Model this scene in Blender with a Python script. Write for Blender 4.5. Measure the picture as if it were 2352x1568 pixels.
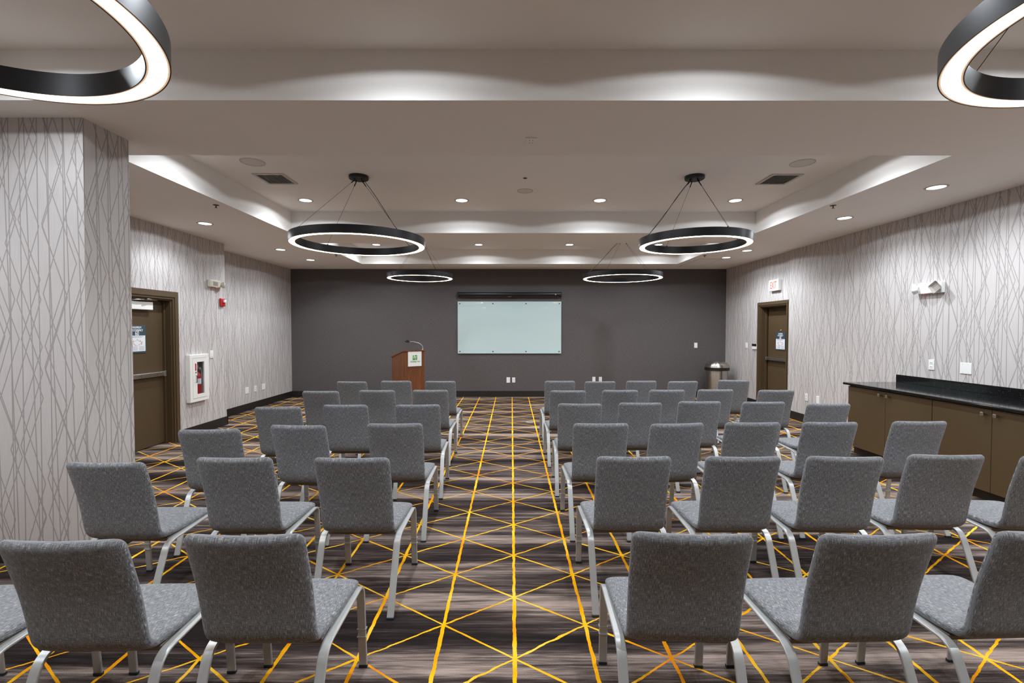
import bpy, bmesh, math, random
from mathutils import Vector, Matrix

for o in list(bpy.data.objects):
    bpy.data.objects.remove(o, do_unlink=True)
S = bpy.context.scene
COL = S.collection
R = math.radians
PI = math.pi

# ---------------------------------------------------------------- camera, world, exposure
HC = 1.55
cam_d = bpy.data.cameras.new('camera')
cam_d.sensor_width = 36.0
cam_d.lens = 1075.0 * 36.0 / 2352.0
cam_d.clip_start = 0.02
cam = bpy.data.objects.new('camera', cam_d)
COL.objects.link(cam)
cam.location = (0, 0, HC)
cam.rotation_euler = (R(90) - 0.0260, 0.0, -0.0011)
S.camera = cam

w = bpy.data.worlds.new('world')
S.world = w
w.use_nodes = True
w.node_tree.nodes['Background'].inputs[0].default_value = (0.02, 0.02, 0.022, 1)
w.node_tree.nodes['Background'].inputs[1].default_value = 0.2

S.view_settings.view_transform = 'Standard'
S.view_settings.look = 'None'
S.view_settings.gamma = 1.0
S.view_settings.use_curve_mapping = False
S.view_settings.exposure = 0.50

DOWN_W = 56.0          # each recessed downlight
DOWN_COL = (0.865, 0.935, 1.0)
RING_E = 9.0           # glowing strip of the pendant rings
RING_COL = (1.0, 0.80, 0.60)

# ---------------------------------------------------------------- room numbers (metres)
ZC, ZT = 2.9237, 3.2254
YB = 10.706
XR, XRF = 4.8718, 4.902
XL, XREC, YJ = -4.6366, -5.0315, 7.594
YF = -3.2
TRAYS = [(-0.135, 2.8475), (3.7364, 6.7193), (7.508, 9.879)]
TX0, TX1 = -3.141, 3.487
CX0, CX1, CY0, CY1 = -3.95, -2.7885, 3.0801, 3.4461
BB = 0.1376

# ---------------------------------------------------------------- mesh helper
class MB:
    def __init__(self):
        self.bm = bmesh.new()
        self.uv = None
    def quad_box(self, x0, x1, y0, y1, z0, z1, bev=0.0, seg=2, mat=None):
        vs = [self.bm.verts.new((x, y, z)) for z in (z0, z1) for y in (y0, y1) for x in (x0, x1)]
        if mat is not None:
            for v in vs: v.co = mat @ v.co
        f = [(0, 2, 3, 1), (4, 5, 7, 6), (0, 1, 5, 4), (2, 6, 7, 3), (0, 4, 6, 2), (1, 3, 7, 5)]
        fs = [self.bm.faces.new([vs[i] for i in q]) for q in f]
        if bev > 0:
            es = list({e for g in fs for e in g.edges})
            bmesh.ops.bevel(self.bm, geom=es, offset=bev, segments=seg, affect='EDGES', profile=0.5)
        return self
    box = quad_box
    def cbox(self, c, s, bev=0.0, seg=2, mat=None):
        return self.box(c[0]-s[0]/2, c[0]+s[0]/2, c[1]-s[1]/2, c[1]+s[1]/2, c[2]-s[2]/2, c[2]+s[2]/2, bev, seg, mat)
    def lathe(self, prof, n=32, mat=None, cap0=True, cap1=True, closed=False):
        """prof: list of (r, z) turned about z"""
        rings = []
        for r, z in prof:
            ring = []
            for i in range(n):
                a = 2*PI*i/n
                p = Vector((r*math.cos(a), r*math.sin(a), z))
                ring.append(self.bm.verts.new(mat @ p if mat is not None else p))
            rings.append(ring)
        pairs = list(zip(rings, rings[1:]))
        if closed: pairs.append((rings[-1], rings[0]))
        for a, b in pairs:
            for i in range(n):
                j = (i+1) % n
                self.bm.faces.new((a[i], a[j], b[j], b[i]))
        if not closed:
            if cap0: self.bm.faces.new(list(reversed(rings[0])))
            if cap1: self.bm.faces.new(rings[-1])
        return self
    def cyl(self, p0, p1, r0, r1=None, n=16):
        p0, p1 = Vector(p0), Vector(p1)
        d = p1 - p0
        q = Vector((0, 0, 1)).rotation_difference(d.normalized()).to_matrix().to_4x4()
        m = Matrix.Translation(p0) @ q
        return self.lathe([(r0, 0), (r0 if r1 is None else r1, d.length)], n, m)
    def tube(self, pts, r, n=8):
        pts = [Vector(p) for p in pts]
        rings = []
        up = Vector((0.123, 0.321, 0.94)).normalized()
        for i, p in enumerate(pts):
            t = (pts[min(i+1, len(pts)-1)] - pts[max(i-1, 0)]).normalized()
            a = t.cross(up)
            if a.length < 1e-4: a = t.cross(Vector((1, 0, 0)))
            a.normalize(); b = t.cross(a).normalized()
            rr = r[i] if isinstance(r, (list, tuple)) else r
            rings.append([self.bm.verts.new(p + rr*(math.cos(2*PI*k/n)*a + math.sin(2*PI*k/n)*b)) for k in range(n)])
        for a, b in zip(rings, rings[1:]):
            for k in range(n):
                j = (k+1) % n
                self.bm.faces.new((a[k], a[j], b[j], b[k]))
        self.bm.faces.new(list(reversed(rings[0]))); self.bm.faces.new(rings[-1])
        return self
    def poly_prism(self, pts2, d0, d1, axis='y', mat=None):
        """pts2 polygon in the plane across axis, extruded from d0 to d1"""
        def P(a, b, d):
            p = {'x': (d, a, b), 'y': (a, d, b), 'z': (a, b, d)}[axis]
            p = Vector(p)
            return mat @ p if mat is not None else p
        A = [self.bm.verts.new(P(a, b, d0)) for a, b in pts2]
        B = [self.bm.verts.new(P(a, b, d1)) for a, b in pts2]
        self.bm.faces.new(A); self.bm.faces.new(list(reversed(B)))
        n = len(A)
        for i in range(n):
            j = (i+1) % n
            self.bm.faces.new((A[j], A[i], B[i], B[j]))
        return self
    def build(self, name, mat, parent=None, smooth=None, loc=None):
        bmesh.ops.recalc_face_normals(self.bm, faces=self.bm.faces)
        me = bpy.data.meshes.new(name)
        self.bm.to_mesh(me); self.bm.free()
        o = bpy.data.objects.new(name, me)
        COL.objects.link(o)
        me.materials.append(mat)
        if smooth:
            for p in me.polygons: p.use_smooth = True
            if smooth is not True:
                try:
                    me.set_sharp_from_angle(angle=R(smooth))
                except Exception:
                    pass
        if parent is not None: o.parent = parent
        if loc is not None: o.location = loc
        return o

def tag(o, label=None, cat=None, group=None, kind=None):
    if label: o['label'] = label
    if cat: o['category'] = cat
    if group: o['group'] = group
    if kind: o['kind'] = kind
    return o

def empty(name, loc=(0, 0, 0), rz=0.0, label=None, cat=None, group=None, kind=None):
    o = bpy.data.objects.new(name, None)
    COL.objects.link(o)
    o.empty_display_size = 0.1
    o.location = loc; o.rotation_euler = (0, 0, rz)
    return tag(o, label, cat, group, kind)

def copy_tree(o, parent=None):
    c = o.copy()
    COL.objects.link(c)
    if parent is not None: c.parent = parent
    for ch in list(o.children): copy_tree(ch, c)
    return c

def text_mesh(name, body, size, mat, parent, loc, rot, shear=0.0, extrude=0.0006, align='CENTER', sx=1.0, space=1.0, bold=0.0):
    cu = bpy.data.curves.new(name, 'FONT')
    cu.body = body; cu.size = size; cu.align_x = align; cu.align_y = 'CENTER'
    cu.shear = shear; cu.extrude = extrude; cu.space_line = 0.95; cu.space_character = space
    cu.offset = bold
    to = bpy.data.objects.new(name + '_curve', cu)
    COL.objects.link(to)
    dg = bpy.context.evaluated_depsgraph_get()
    me = bpy.data.meshes.new_from_object(to.evaluated_get(dg))
    bpy.data.objects.remove(to, do_unlink=True)
    me.name = name
    me.materials.clear(); me.materials.append(mat)
    o = bpy.data.objects.new(name, me)
    COL.objects.link(o)
    o.parent = parent; o.location = loc; o.rotation_euler = rot; o.scale = (sx, 1, 1)
    return o

# ---------------------------------------------------------------- materials
def srgb(r, g, b):
    f = lambda c: c/12.92 if c <= 0.04045 else ((c+0.055)/1.055)**2.4
    return (f(r/255), f(g/255), f(b/255), 1.0)

class NT:
    """tiny node helper"""
    def __init__(self, tree):
        self.t = tree; self.n = tree.nodes; self.l = tree.links
    def new(self, typ, **kw):
        n = self.n.new(typ)
        for k, v in kw.items(): setattr(n, k, v)
        return n
    def val(self, sock, v):
        if hasattr(v, 'is_linked') or isinstance(v, bpy.types.NodeSocket): self.l.new(v, sock)
        else: sock.default_value = v
    def math(self, op, a, b=0.0, c=None, clamp=False):
        n = self.new('ShaderNodeMath', operation=op); n.use_clamp = clamp
        self.val(n.inputs[0], a); self.val(n.inputs[1], b)
        if c is not None: self.val(n.inputs[2], c)
        return n.outputs[0]
    def mix(self, fac, a, b, blend='MIX'):
        n = self.new('ShaderNodeMix', data_type='RGBA', blend_type=blend)
        self.val(n.inputs[0], fac); self.val(n.inputs[6], a); self.val(n.inputs[7], b)
        return n.outputs[2]
    def noise(self, vec, scale, detail=2.0, rough=0.5, dim='3D'):
        n = self.new('ShaderNodeTexNoise', noise_dimensions=dim)
        self.l.new(vec, n.inputs['Vector'])
        n.inputs['Scale'].default_value = scale; n.inputs['Detail'].default_value = detail
        n.inputs['Roughness'].default_value = rough
        return n.outputs[0]
    def white(self, x, y, z):
        c = self.new('ShaderNodeCombineXYZ')
        self.val(c.inputs[0], x); self.val(c.inputs[1], y); self.val(c.inputs[2], z)
        n = self.new('ShaderNodeTexWhiteNoise', noise_dimensions='3D')
        self.l.new(c.outputs[0], n.inputs['Vector'])
        return n.outputs[0]
    def vec(self, x, y, z=0.0):
        c = self.new('ShaderNodeCombineXYZ')
        self.val(c.inputs[0], x); self.val(c.inputs[1], y); self.val(c.inputs[2], z)
        return c.outputs[0]
    def smooth(self, x, e0, e1):
        n = self.new('ShaderNodeMapRange', interpolation_type='SMOOTHSTEP')
        self.val(n.inputs[0], x); self.val(n.inputs[1], e0); self.val(n.inputs[2], e1)
        n.inputs[3].default_value = 0.0; n.inputs[4].default_value = 1.0
        return n.outputs[0]
    def ramp(self, fac, stops):
        n = self.new('ShaderNodeValToRGB')
        self.l.new(fac, n.inputs[0])
        e = n.color_ramp.elements
        while len(e) < len(stops): e.new(0.5)
        for el, (p, c) in zip(e, stops): el.position = p; el.color = c
        return n.outputs[0]
    def bump(self, height, strength, dist):
        n = self.new('ShaderNodeBump')
        n.inputs['Strength'].default_value = strength; n.inputs['Distance'].default_value = dist
        self.l.new(height, n.inputs['Height'])
        return n.outputs[0]

def mat(name, col=(0.5, 0.5, 0.5, 1), rough=0.5, metal=0.0, spec=0.5, emit=None, estr=0.0, coat=0.0, noise=0.0, nscale=60.0):
    m = bpy.data.materials.new(name); m.use_nodes = True
    b = m.node_tree.nodes['Principled BSDF']
    b.inputs['Base Color'].default_value = col
    b.inputs['Roughness'].default_value = rough
    b.inputs['Metallic'].default_value = metal
    b.inputs['Specular IOR Level'].default_value = spec
    b.inputs['Coat Weight'].default_value = coat
    if emit is not None:
        b.inputs['Emission Color'].default_value = emit
        b.inputs['Emission Strength'].default_value = estr
    t = NT(m.node_tree)
    if noise > 0:
        tc = t.new('ShaderNodeTexCoord')
        n = t.noise(tc.outputs['Object'], nscale, 3.0)
        f = t.math('MULTIPLY_ADD', n, 2*noise, 1.0 - noise)
        mx = t.mix(1.0, col, t.vec(f, f, f), 'MULTIPLY')
        t.l.new(mx, b.inputs['Base Color'])
    return m

def line_family(t, s, z, slope, p, L, prob, width, seed):
    """irregular thin lines; slope 0 = upright"""
    u = t.math('DIVIDE', t.math('SUBTRACT', s, t.math('MULTIPLY', z, slope)), p)
    cell = t.math('FLOOR', u)
    fr = t.math('SUBTRACT', u, cell)
    j = t.math('MULTIPLY_ADD', t.white(cell, seed, 1.7), 0.6, 0.2)
    d = t.math('MULTIPLY', t.math('ABSOLUTE', t.math('SUBTRACT', fr, j)), p)
    ln = t.math('SUBTRACT', 1.0, t.smooth(d, width*0.38, width*0.62))
    if prob < 1.0:
        seg = t.math('FLOOR', t.math('ADD', t.math('DIVIDE', z, L), t.math('MULTIPLY', t.white(cell, seed, 5.3), 7.0)))
        on = t.math('LESS_THAN', t.white(cell, seg, seed + 0.37), prob)
        ln = t.math('MULTIPLY', ln, on)
    return ln

def zigzag_family(t, s, z, p, amp, L, clip, width, seed):
    """continuous thin branches that lean one way, run upright, then lean back"""
    u = t.math('DIVIDE', s, p)
    cell = t.math('FLOOR', u)
    fr = t.math('SUBTRACT', u, cell)
    ph = t.math('ADD', t.math('DIVIDE', z, L), t.math('MULTIPLY', t.white(cell, seed, 2.1), 9.0))
    tri = t.math('MULTIPLY', t.math('PINGPONG', ph, 0.5), 4.0)          # 0..2
    tri = t.math('SUBTRACT', tri, 1.0)
    lo = t.math('MULTIPLY_ADD', t.white(cell, seed, 8.9), -0.5, -clip)
    hi = t.math('MULTIPLY_ADD', t.white(cell, seed, 4.4), 0.5, clip)
    tri = t.math('MINIMUM', t.math('MAXIMUM', tri, lo), hi)
    room = max(0.0, 0.5 - amp/p - 0.03)
    j = t.math('MULTIPLY_ADD', t.white(cell, seed, 1.7), 2*room, 0.5 - room)
    x = t.math('SUBTRACT', t.math('MULTIPLY', t.math('SUBTRACT', fr, j), p), t.math('MULTIPLY', tri, amp))
    return t.math('SUBTRACT', 1.0, t.smooth(t.math('ABSOLUTE', x), width*0.40, width*0.62))

def wallpaper():
    m = bpy.data.materials.new('branch_wallpaper'); m.use_nodes = True
    t = NT(m.node_tree); b = t.n['Principled BSDF']
    g = t.new('ShaderNodeNewGeometry')
    sp = t.new('ShaderNodeSeparateXYZ'); t.l.new(g.outputs['Position'], sp.inputs[0])
    s = t.math('ADD', sp.outputs[0], sp.outputs[1]); z = sp.outputs[2]
    tot = None
    for f in ((0.010, 0.098, 1.9, 1.0, 0.0074, 11.3), (-0.014, 0.121, 1.5, 1.0, 0.0074, 23.1)):
        l = line_family(t, s, z, *f)
        tot = l if tot is None else t.math('MAXIMUM', tot, l)
    for f in ((0.172, 0.078, 0.96, 1.0, 0.0072, 31.7), (0.206, 0.095, 1.22, 1.0, 0.0072, 47.9),
              (0.151, 0.067, 0.78, 1.0, 0.0072, 59.3), (0.241, 0.112, 1.36, 1.0, 0.0072, 67.1)):
        tot = t.math('MAXIMUM', tot, zigzag_family(t, s, z, *f))
    n = t.noise(t.vec(t.math('MULTIPLY', s, 140.0), t.math('MULTIPLY', z, 6.0)), 1.0, 2.0)
    base = t.ramp(n, [(0.3, srgb(192, 186, 184)), (0.7, srgb(199, 193, 191))])
    col = t.mix(tot, base, srgb(157, 151, 149))
    t.l.new(col, b.inputs['Base Color'])
    b.inputs['Roughness'].default_value = 0.55
    b.inputs['Specular IOR Level'].default_value = 0.3
    return m

def carpet():
    m = bpy.data.materials.new('carpet_pattern'); m.use_nodes = True
    t = NT(m.node_tree); b = t.n['Principled BSDF']
    g = t.new('ShaderNodeNewGeometry')
    sp = t.new('ShaderNodeSeparateXYZ'); t.l.new(g.outputs['Position'], sp.inputs[0])
    x, y = sp.outputs[0], sp.outputs[1]
    # hand-tufted wobble of the lines
    wob = t.noise(t.vec(t.math('MULTIPLY', x, 14.0), t.math('MULTIPLY', y, 14.0)), 1.0, 2.0)
    wb = t.math('MULTIPLY_ADD', wob, 0.014, -0.007)
    fuzz = t.noise(t.vec(t.math('MULTIPLY', x, 260.0), t.math('MULTIPLY', y, 260.0)), 1.0, 1.0)
    PX, PY = 0.3705, 0.5045
    def line(u, per, w_lo, w_hi, seed, scale):
        q = t.math('DIVIDE', u, per)
        d = t.math('MULTIPLY', t.math('ABSOLUTE', t.math('SUBTRACT', q, t.math('ROUND', q))), per * scale)
        wn = t.noise(t.vec(t.math('MULTIPLY_ADD', x, 5.0, seed), t.math('MULTIPLY', y, 5.0)), 1.0, 1.0)
        hw = t.math('MULTIPLY_ADD', wn, w_hi - w_lo, w_lo)
        hw = t.math('ADD', hw, t.math('MULTIPLY_ADD', fuzz, 0.004, -0.002))
        dd = t.math('SUBTRACT', d, hw)
        return t.math('SUBTRACT', 1.0, t.smooth(dd, -0.0008, 0.0008))
    xs = t.math('ADD', t.math('SUBTRACT', x, 0.015), wb)
    sl = (PY/2)/PX
    c = math.cos(math.atan(sl))
    l1 = line(xs, PX, 0.0045, 0.0135, 3.1, 1.0)
    ya = t.math('SUBTRACT', t.math('SUBTRACT', y, 2.165), wb)
    l2 = line(t.math('SUBTRACT', ya, t.math('MULTIPLY', xs, sl)), PY, 0.001, 0.0095, 17.3, c)
    l3 = line(t.math('ADD', ya, t.math('MULTIPLY', xs, sl)), PY, 0.001, 0.0095, 41.9, c)
    ln = t.math('MAXIMUM', l1, t.math('MAXIMUM', l2, l3))
    # streaky ground: broad cross bands, then fine dashes
    band = t.noise(t.vec(t.math('MULTIPLY', x, 0.22), t.math('MULTIPLY', y, 3.6)), 1.0, 2.0, 0.55)
    str1 = t.noise(t.vec(t.math('MULTIPLY', x, 1.3), t.math('MULTIPLY', y, 26.0)), 1.0, 3.0, 0.6)
    str2 = t.noise(t.vec(t.math('MULTIPLY', x, 5.0), t.math('MULTIPLY', y, 95.0)), 1.0, 2.0, 0.6)
    weave = t.noise(t.vec(t.math('MULTIPLY', x, 330.0), t.math('MULTIPLY', y, 330.0)), 1.0, 1.0)
    band2 = t.noise(t.vec(t.math('MULTIPLY', x, 0.35), t.math('MULTIPLY_ADD', y, 9.0, 31.0)), 1.0, 2.0, 0.5)
    v = t.math('MULTIPLY_ADD', band, 1.9, -0.55)
    v = t.math('ADD', v, t.math('MULTIPLY_ADD', band2, 0.7, -0.35))
    v = t.math('ADD', v, t.math('MULTIPLY_ADD', str1, 0.95, -0.475))
    v = t.math('ADD', v, t.math('MULTIPLY_ADD', str2, 0.55, -0.275))
    v = t.math('ADD', v, t.math('MULTIPLY_ADD', weave, 0.36, -0.18))
    ground = t.ramp(v, [(0.06, srgb(32, 26, 25)), (0.30, srgb(56, 47, 45)), (0.48, srgb(92, 80, 75)), (0.80, srgb(166, 148, 138))])
    yn = t.noise(t.vec(t.math('MULTIPLY', x, 2.2), t.math('MULTIPLY', y, 3.5)), 1.0, 2.0)
    yel = t.ramp(yn, [(0.30, srgb(232, 140, 8)), (0.50, srgb(250, 180, 14)), (0.72, srgb(255, 204, 70))])
    t.l.new(t.mix(ln, ground, yel), b.inputs['Base Color'])
    b.inputs['Roughness'].default_value = 0.95
    b.inputs['Specular IOR Level'].default_value = 0.1
    t.l.new(t.bump(t.math('ADD', weave, t.math('MULTIPLY', ln, 0.6)), 0.35, 0.004), b.inputs['Normal'])
    return m

def tweed():
    m = bpy.data.materials.new('grey_tweed'); m.use_nodes = True
    t = NT(m.node_tree); b = t.n['Principled BSDF']
    tc = t.new('ShaderNodeTexCoord')
    oi = t.new('ShaderNodeObjectInfo')
    sp = t.new('ShaderNodeSeparateXYZ'); t.l.new(tc.outputs['UV'], sp.inputs[0])
    off = t.math('MULTIPLY', oi.outputs['Random'], 37.0)
    u = t.math('ADD', sp.outputs[0], off); v = t.math('ADD', sp.outputs[1], off)
    a = t.noise(t.vec(t.math('MULTIPLY', u, 760.0), t.math('MULTIPLY', v, 46.0)), 1.0, 2.0, 0.6)
    c = t.noise(t.vec(t.math('MULTIPLY', u, 46.0), t.math('MULTIPLY', v, 800.0)), 1.0, 2.0, 0.6)
    blot = t.noise(t.vec(t.math('MULTIPLY', u, 30.0), t.math('MULTIPLY', v, 20.0)), 1.0, 2.0)
    k = t.math('ADD', t.math('MULTIPLY', a, 0.60), t.math('MULTIPLY', c, 0.40))
    k = t.math('ADD', k, t.math('MULTIPLY_ADD', blot, 0.04, -0.02))
    col = t.ramp(k, [(0.37, srgb(69, 71, 75)), (0.48, srgb(107, 109, 113)), (0.57, srgb(137, 138, 141)), (0.67, srgb(224, 222, 216))])
    t.l.new(col, b.inputs['Base Color'])
    b.inputs['Roughness'].default_value = 0.9
    b.inputs['Specular IOR Level'].default_value = 0.2
    b.inputs['Sheen Weight'].default_value = 0.15
    t.l.new(t.bump(k, 0.35, 0.002), b.inputs['Normal'])
    return m

def wood():
    m = bpy.data.materials.new('cherry_wood'); m.use_nodes = True
    t = NT(m.node_tree); b = t.n['Principled BSDF']
    tc = t.new('ShaderNodeTexCoord')
    sp = t.new('ShaderNodeSeparateXYZ'); t.l.new(tc.outputs['Object'], sp.inputs[0])
    n = t.noise(t.vec(t.math('MULTIPLY', sp.outputs[0], 26.0), t.math('MULTIPLY', sp.outputs[1], 26.0), t.math('MULTIPLY', sp.outputs[2], 1.4)), 1.0, 4.0, 0.6)
    n2 = t.noise(t.vec(t.math('MULTIPLY', sp.outputs[0], 140.0), t.math('MULTIPLY', sp.outputs[1], 140.0), t.math('MULTIPLY', sp.outputs[2], 5.0)), 1.0, 2.0)
    k = t.math('ADD', t.math('MULTIPLY', n, 0.7), t.math('MULTIPLY', n2, 0.3))
    t.l.new(t.ramp(k, [(0.3, srgb(76, 42, 22)), (0.5, srgb(105, 60, 31)), (0.7, srgb(132, 79, 43))]), b.inputs['Base Color'])
    b.inputs['Roughness'].default_value = 0.38
    return m

def granite():
    m = bpy.data.materials.new('black_granite'); m.use_nodes = True
    t = NT(m.node_tree); b = t.n['Principled BSDF']
    tc = t.new('ShaderNodeTexCoord')
    vo = t.new('ShaderNodeTexVoronoi'); vo.inputs['Scale'].default_value = 260.0
    t.l.new(tc.outputs['Object'], vo.inputs['Vector'])
    sp = t.new('ShaderNodeSeparateColor'); t.l.new(vo.outputs['Color'], sp.inputs[0])
    t.l.new(t.ramp(sp.outputs[0], [(0.955, srgb(17, 17, 18)), (0.985, srgb(38, 39, 41)), (1.0, srgb(96, 96, 92))]), b.inputs['Base Color'])
    b.inputs['Roughness'].default_value = 0.09
    return m

def weave_wall():
    m = bpy.data.materials.new('charcoal_wallcovering'); m.use_nodes = True
    t = NT(m.node_tree); b = t.n['Principled BSDF']
    g = t.new('ShaderNodeNewGeometry')
    sp = t.new('ShaderNodeSeparateXYZ'); t.l.new(g.outputs['Position'], sp.inputs[0])
    a = t.noise(t.vec(t.math('MULTIPLY', sp.outputs[0], 260.0), t.math('MULTIPLY', sp.outputs[2], 24.0)), 1.0, 2.0)
    c = t.noise(t.vec(t.math('MULTIPLY', sp.outputs[0], 20.0), t.math('MULTIPLY', sp.outputs[2], 260.0)), 1.0, 2.0)
    k = t.math('MULTIPLY', t.math('ADD', a, c), 0.5)
    t.l.new(t.ramp(k, [(0.35, srgb(78, 74, 74)), (0.65, srgb(98, 92, 91))]), b.inputs['Base Color'])
    b.inputs['Roughness'].default_value = 0.75
    b.inputs['Specular IOR Level'].default_value = 0.25
    return m

def brushed(name, col, rough, axis_scale):
    m = bpy.data.materials.new(name); m.use_nodes = True
    t = NT(m.node_tree); b = t.n['Principled BSDF']
    tc = t.new('ShaderNodeTexCoord')
    mp = t.new('ShaderNodeMapping'); mp.inputs['Scale'].default_value = axis_scale
    t.l.new(tc.outputs['Object'], mp.inputs[0])
    n = t.noise(mp.outputs[0], 1.0, 2.0)
    t.l.new(t.math('MULTIPLY_ADD', n, 0.16, rough - 0.08), b.inputs['Roughness'])
    b.inputs['Base Color'].default_value = col
    b.inputs['Metallic'].default_value = 1.0
    return m

M = {}
M['paper'] = wallpaper()
M['carpet'] = carpet()
M['tweed'] = tweed()
M['wood'] = wood()
M['granite'] = granite()
M['back'] = weave_wall()
M['ceil'] = mat('ceiling_paint', srgb(237, 233, 229), 0.9, spec=0.15, noise=0.02, nscale=3)
M['plain'] = mat('plain_paint', srgb(110, 104, 100), 0.8, noise=0.02, nscale=3)
M['black_base'] = mat('black_baseboard', srgb(30, 28, 28), 0.45, noise=0.1)
M['silver'] = mat('silver_painted_steel', srgb(186, 187, 186), 0.36, metal=0.35, noise=0.06, nscale=400)
M['pan'] = mat('bronze_pan', srgb(120, 108, 94), 0.5, metal=0.4, noise=0.05)
M['glide'] = mat('dark_plastic', srgb(36, 42, 50), 0.5, noise=0.05)
M['door'] = mat('brown_door_paint', srgb(80, 64, 44), 0.5, spec=0.35, noise=0.05, nscale=5)
M['cab'] = mat('brown_laminate', srgb(84, 68, 46), 0.5, spec=0.35, noise=0.07, nscale=4)
M['kick'] = mat('dark_toe_kick', srgb(40, 32, 24), 0.6, noise=0.05)
M['nickel'] = brushed('brushed_nickel', srgb(190, 180, 165), 0.3, (200, 200, 10))
M['steel'] = brushed('stainless_steel', srgb(190, 184, 177), 0.30, (4, 4, 400))
_st = NT(M['steel'].node_tree); _tg = _st.new('ShaderNodeTangent', direction_type='RADIAL', axis='Z')
_b = _st.n['Principled BSDF']; _st.l.new(_tg.outputs[0], _b.inputs['Tangent'])
_b.inputs['Anisotropic'].default_value = 0.85; _b.inputs['Anisotropic Rotation'].default_value = 0.25
M['alu'] = brushed('satin_aluminium', srgb(186, 186, 182), 0.34, (40, 4, 300))
M['white'] = mat('white_plastic', srgb(232, 232, 230), 0.4, noise=0.01)
M['white_steel'] = mat('white_enamel', srgb(232, 230, 226), 0.35, noise=0.01)
M['slot'] = mat('slot_dark', srgb(60, 60, 60), 0.6, noise=0.02)
M['black'] = mat('matte_black', srgb(20, 19, 19), 0.45, noise=0.05)
M['ring_black'] = mat('black_anodised_metal', srgb(40, 39, 40), 0.36, metal=0.6, noise=0.08, nscale=20)
M['cable'] = mat('black_cable', srgb(14, 13, 12), 0.6, noise=0.05)
M['red'] = mat('red_plastic', srgb(178, 26, 24), 0.4, noise=0.03)
M['clear'] = mat('clear_lens', srgb(225, 228, 230), 0.15, noise=0.02)
M['board'] = mat('white_glass_board', srgb(192, 211, 211), 0.02, spec=0.6, noise=0.004, nscale=2)
M['speaker'] = mat('speaker_mesh', srgb(212, 207, 202), 0.8, noise=0.12, nscale=700)
M['navy'] = mat('slate_blue_sign', srgb(52, 72, 84), 0.5, noise=0.03)
M['sheet'] = mat('printed_paper', srgb(224, 228, 232), 0.6, noise=0.02)
M['ink'] = mat('grey_ink', srgb(158, 160, 168), 0.7, noise=0.02)
M['ink_red'] = mat('red_ink', srgb(206, 160, 152), 0.7, noise=0.02)
M['letter'] = mat('white_letters', srgb(240, 240, 240), 0.5, noise=0.01)
M['green_l'] = mat('light_green', srgb(120, 190, 40), 0.5, noise=0.02)
M['green_d'] = mat('dark_green', srgb(20, 130, 50), 0.5, noise=0.02)
M['exit_red'] = mat('exit_red', srgb(240, 80, 60), 0.5, emit=srgb(255, 90, 60), estr=0.55, noise=0.02)
M['led_red'] = mat('red_indicator', srgb(230, 40, 60), 0.4, emit=srgb(255, 40, 50), estr=3.0, noise=0.01)
M['lens'] = mat('downlight_lens', srgb(240, 240, 240), 0.5, emit=(0.93, 0.97, 1.0, 1), estr=3.0, noise=0.01)
M['glow'] = mat('warm_white_diffuser', srgb(250, 240, 225), 0.5, emit=(*RING_COL, 1), estr=RING_E, noise=0.01)
M['bloom_edge'] = mat('warm_diffuser_bloom', srgb(220, 180, 140), 0.5, emit=(1.0, 0.66, 0.42, 1), estr=0.42, noise=0.01)  # dim orange emission standing in for camera bloom beside the diffuser
M['trim'] = mat('downlight_trim', srgb(186, 180, 174), 0.5, noise=0.02)
M['brass'] = mat('sprinkler_metal', srgb(92, 82, 72), 0.4, metal=0.7, noise=0.05)
M['vent_dark'] = mat('vent_dark', srgb(18, 15, 13), 0.7, noise=0.05)
M['beige'] = mat('beige_plastic', srgb(205, 200, 182), 0.45, noise=0.02)
M['steelgrey'] = mat('grey_reflector', srgb(170, 162, 156), 0.35, metal=0.3, noise=0.05)
gm = bpy.data.materials.new('cabinet_glass'); gm.use_nodes = True
gt = NT(gm.node_tree)
gt.n.remove(gt.n['Principled BSDF'])
g_tr = gt.new('ShaderNodeBsdfTransparent'); g_tr.inputs[0].default_value = (0.92, 0.93, 0.94, 1)
g_gl = gt.new('ShaderNodeBsdfGlossy'); g_gl.inputs['Roughness'].default_value = 0.03
g_lw = gt.new('ShaderNodeLayerWeight'); g_lw.inputs[0].default_value = 0.5
g_f = gt.math('MULTIPLY_ADD', gt.math('POWER', g_lw.outputs['Facing'], 5.0), 0.6, 0.04)
g_mx = gt.new('ShaderNodeMixShader')
gt.l.new(g_f, g_mx.inputs[0]); gt.l.new(g_tr.outputs[0], g_mx.inputs[1]); gt.l.new(g_gl.outputs[0], g_mx.inputs[2])
gt.l.new(g_mx.outputs[0], [n for n in gt.n if n.type == 'OUTPUT_MATERIAL'][0].inputs[0])
M['glass'] = gm

# ---------------------------------------------------------------- room shell
def struct(mb, name, m, parent=None):
    o = mb.build(name, m, parent)
    if parent is None: o['kind'] = 'structure'
    return o

struct(MB().box(-5.6, 5.6, YF-0.2, YB+0.3, -0.1, 0.0), 'floor', M['carpet'])

mb = MB()
X0, X1 = -5.6, 5.6
Y0, Y1 = YF-0.2, YB+0.3
mb.box(X0, X1, Y0, Y1, ZT, ZT+0.2)
mb.box(X0, TX0, Y0, Y1, ZC, ZT)
mb.box(TX1, X1, Y0, Y1, ZC, ZT)
ys = [Y0] + [v for tr in TRAYS for v in tr] + [Y1]
for a, b2 in zip(ys[0::2], ys[1::2]):
    mb.box(TX0, TX1, a, b2, ZC, ZT)
struct(mb, 'ceiling', M['ceil'])

struct(MB().box(-5.6, 5.6, YB, YB+0.2, 0, ZC), 'wall_back', M['back'])
struct(MB().box(-5.6, 5.6, YF-0.2, YF, 0, ZC), 'wall_front', M['plain'])

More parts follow.
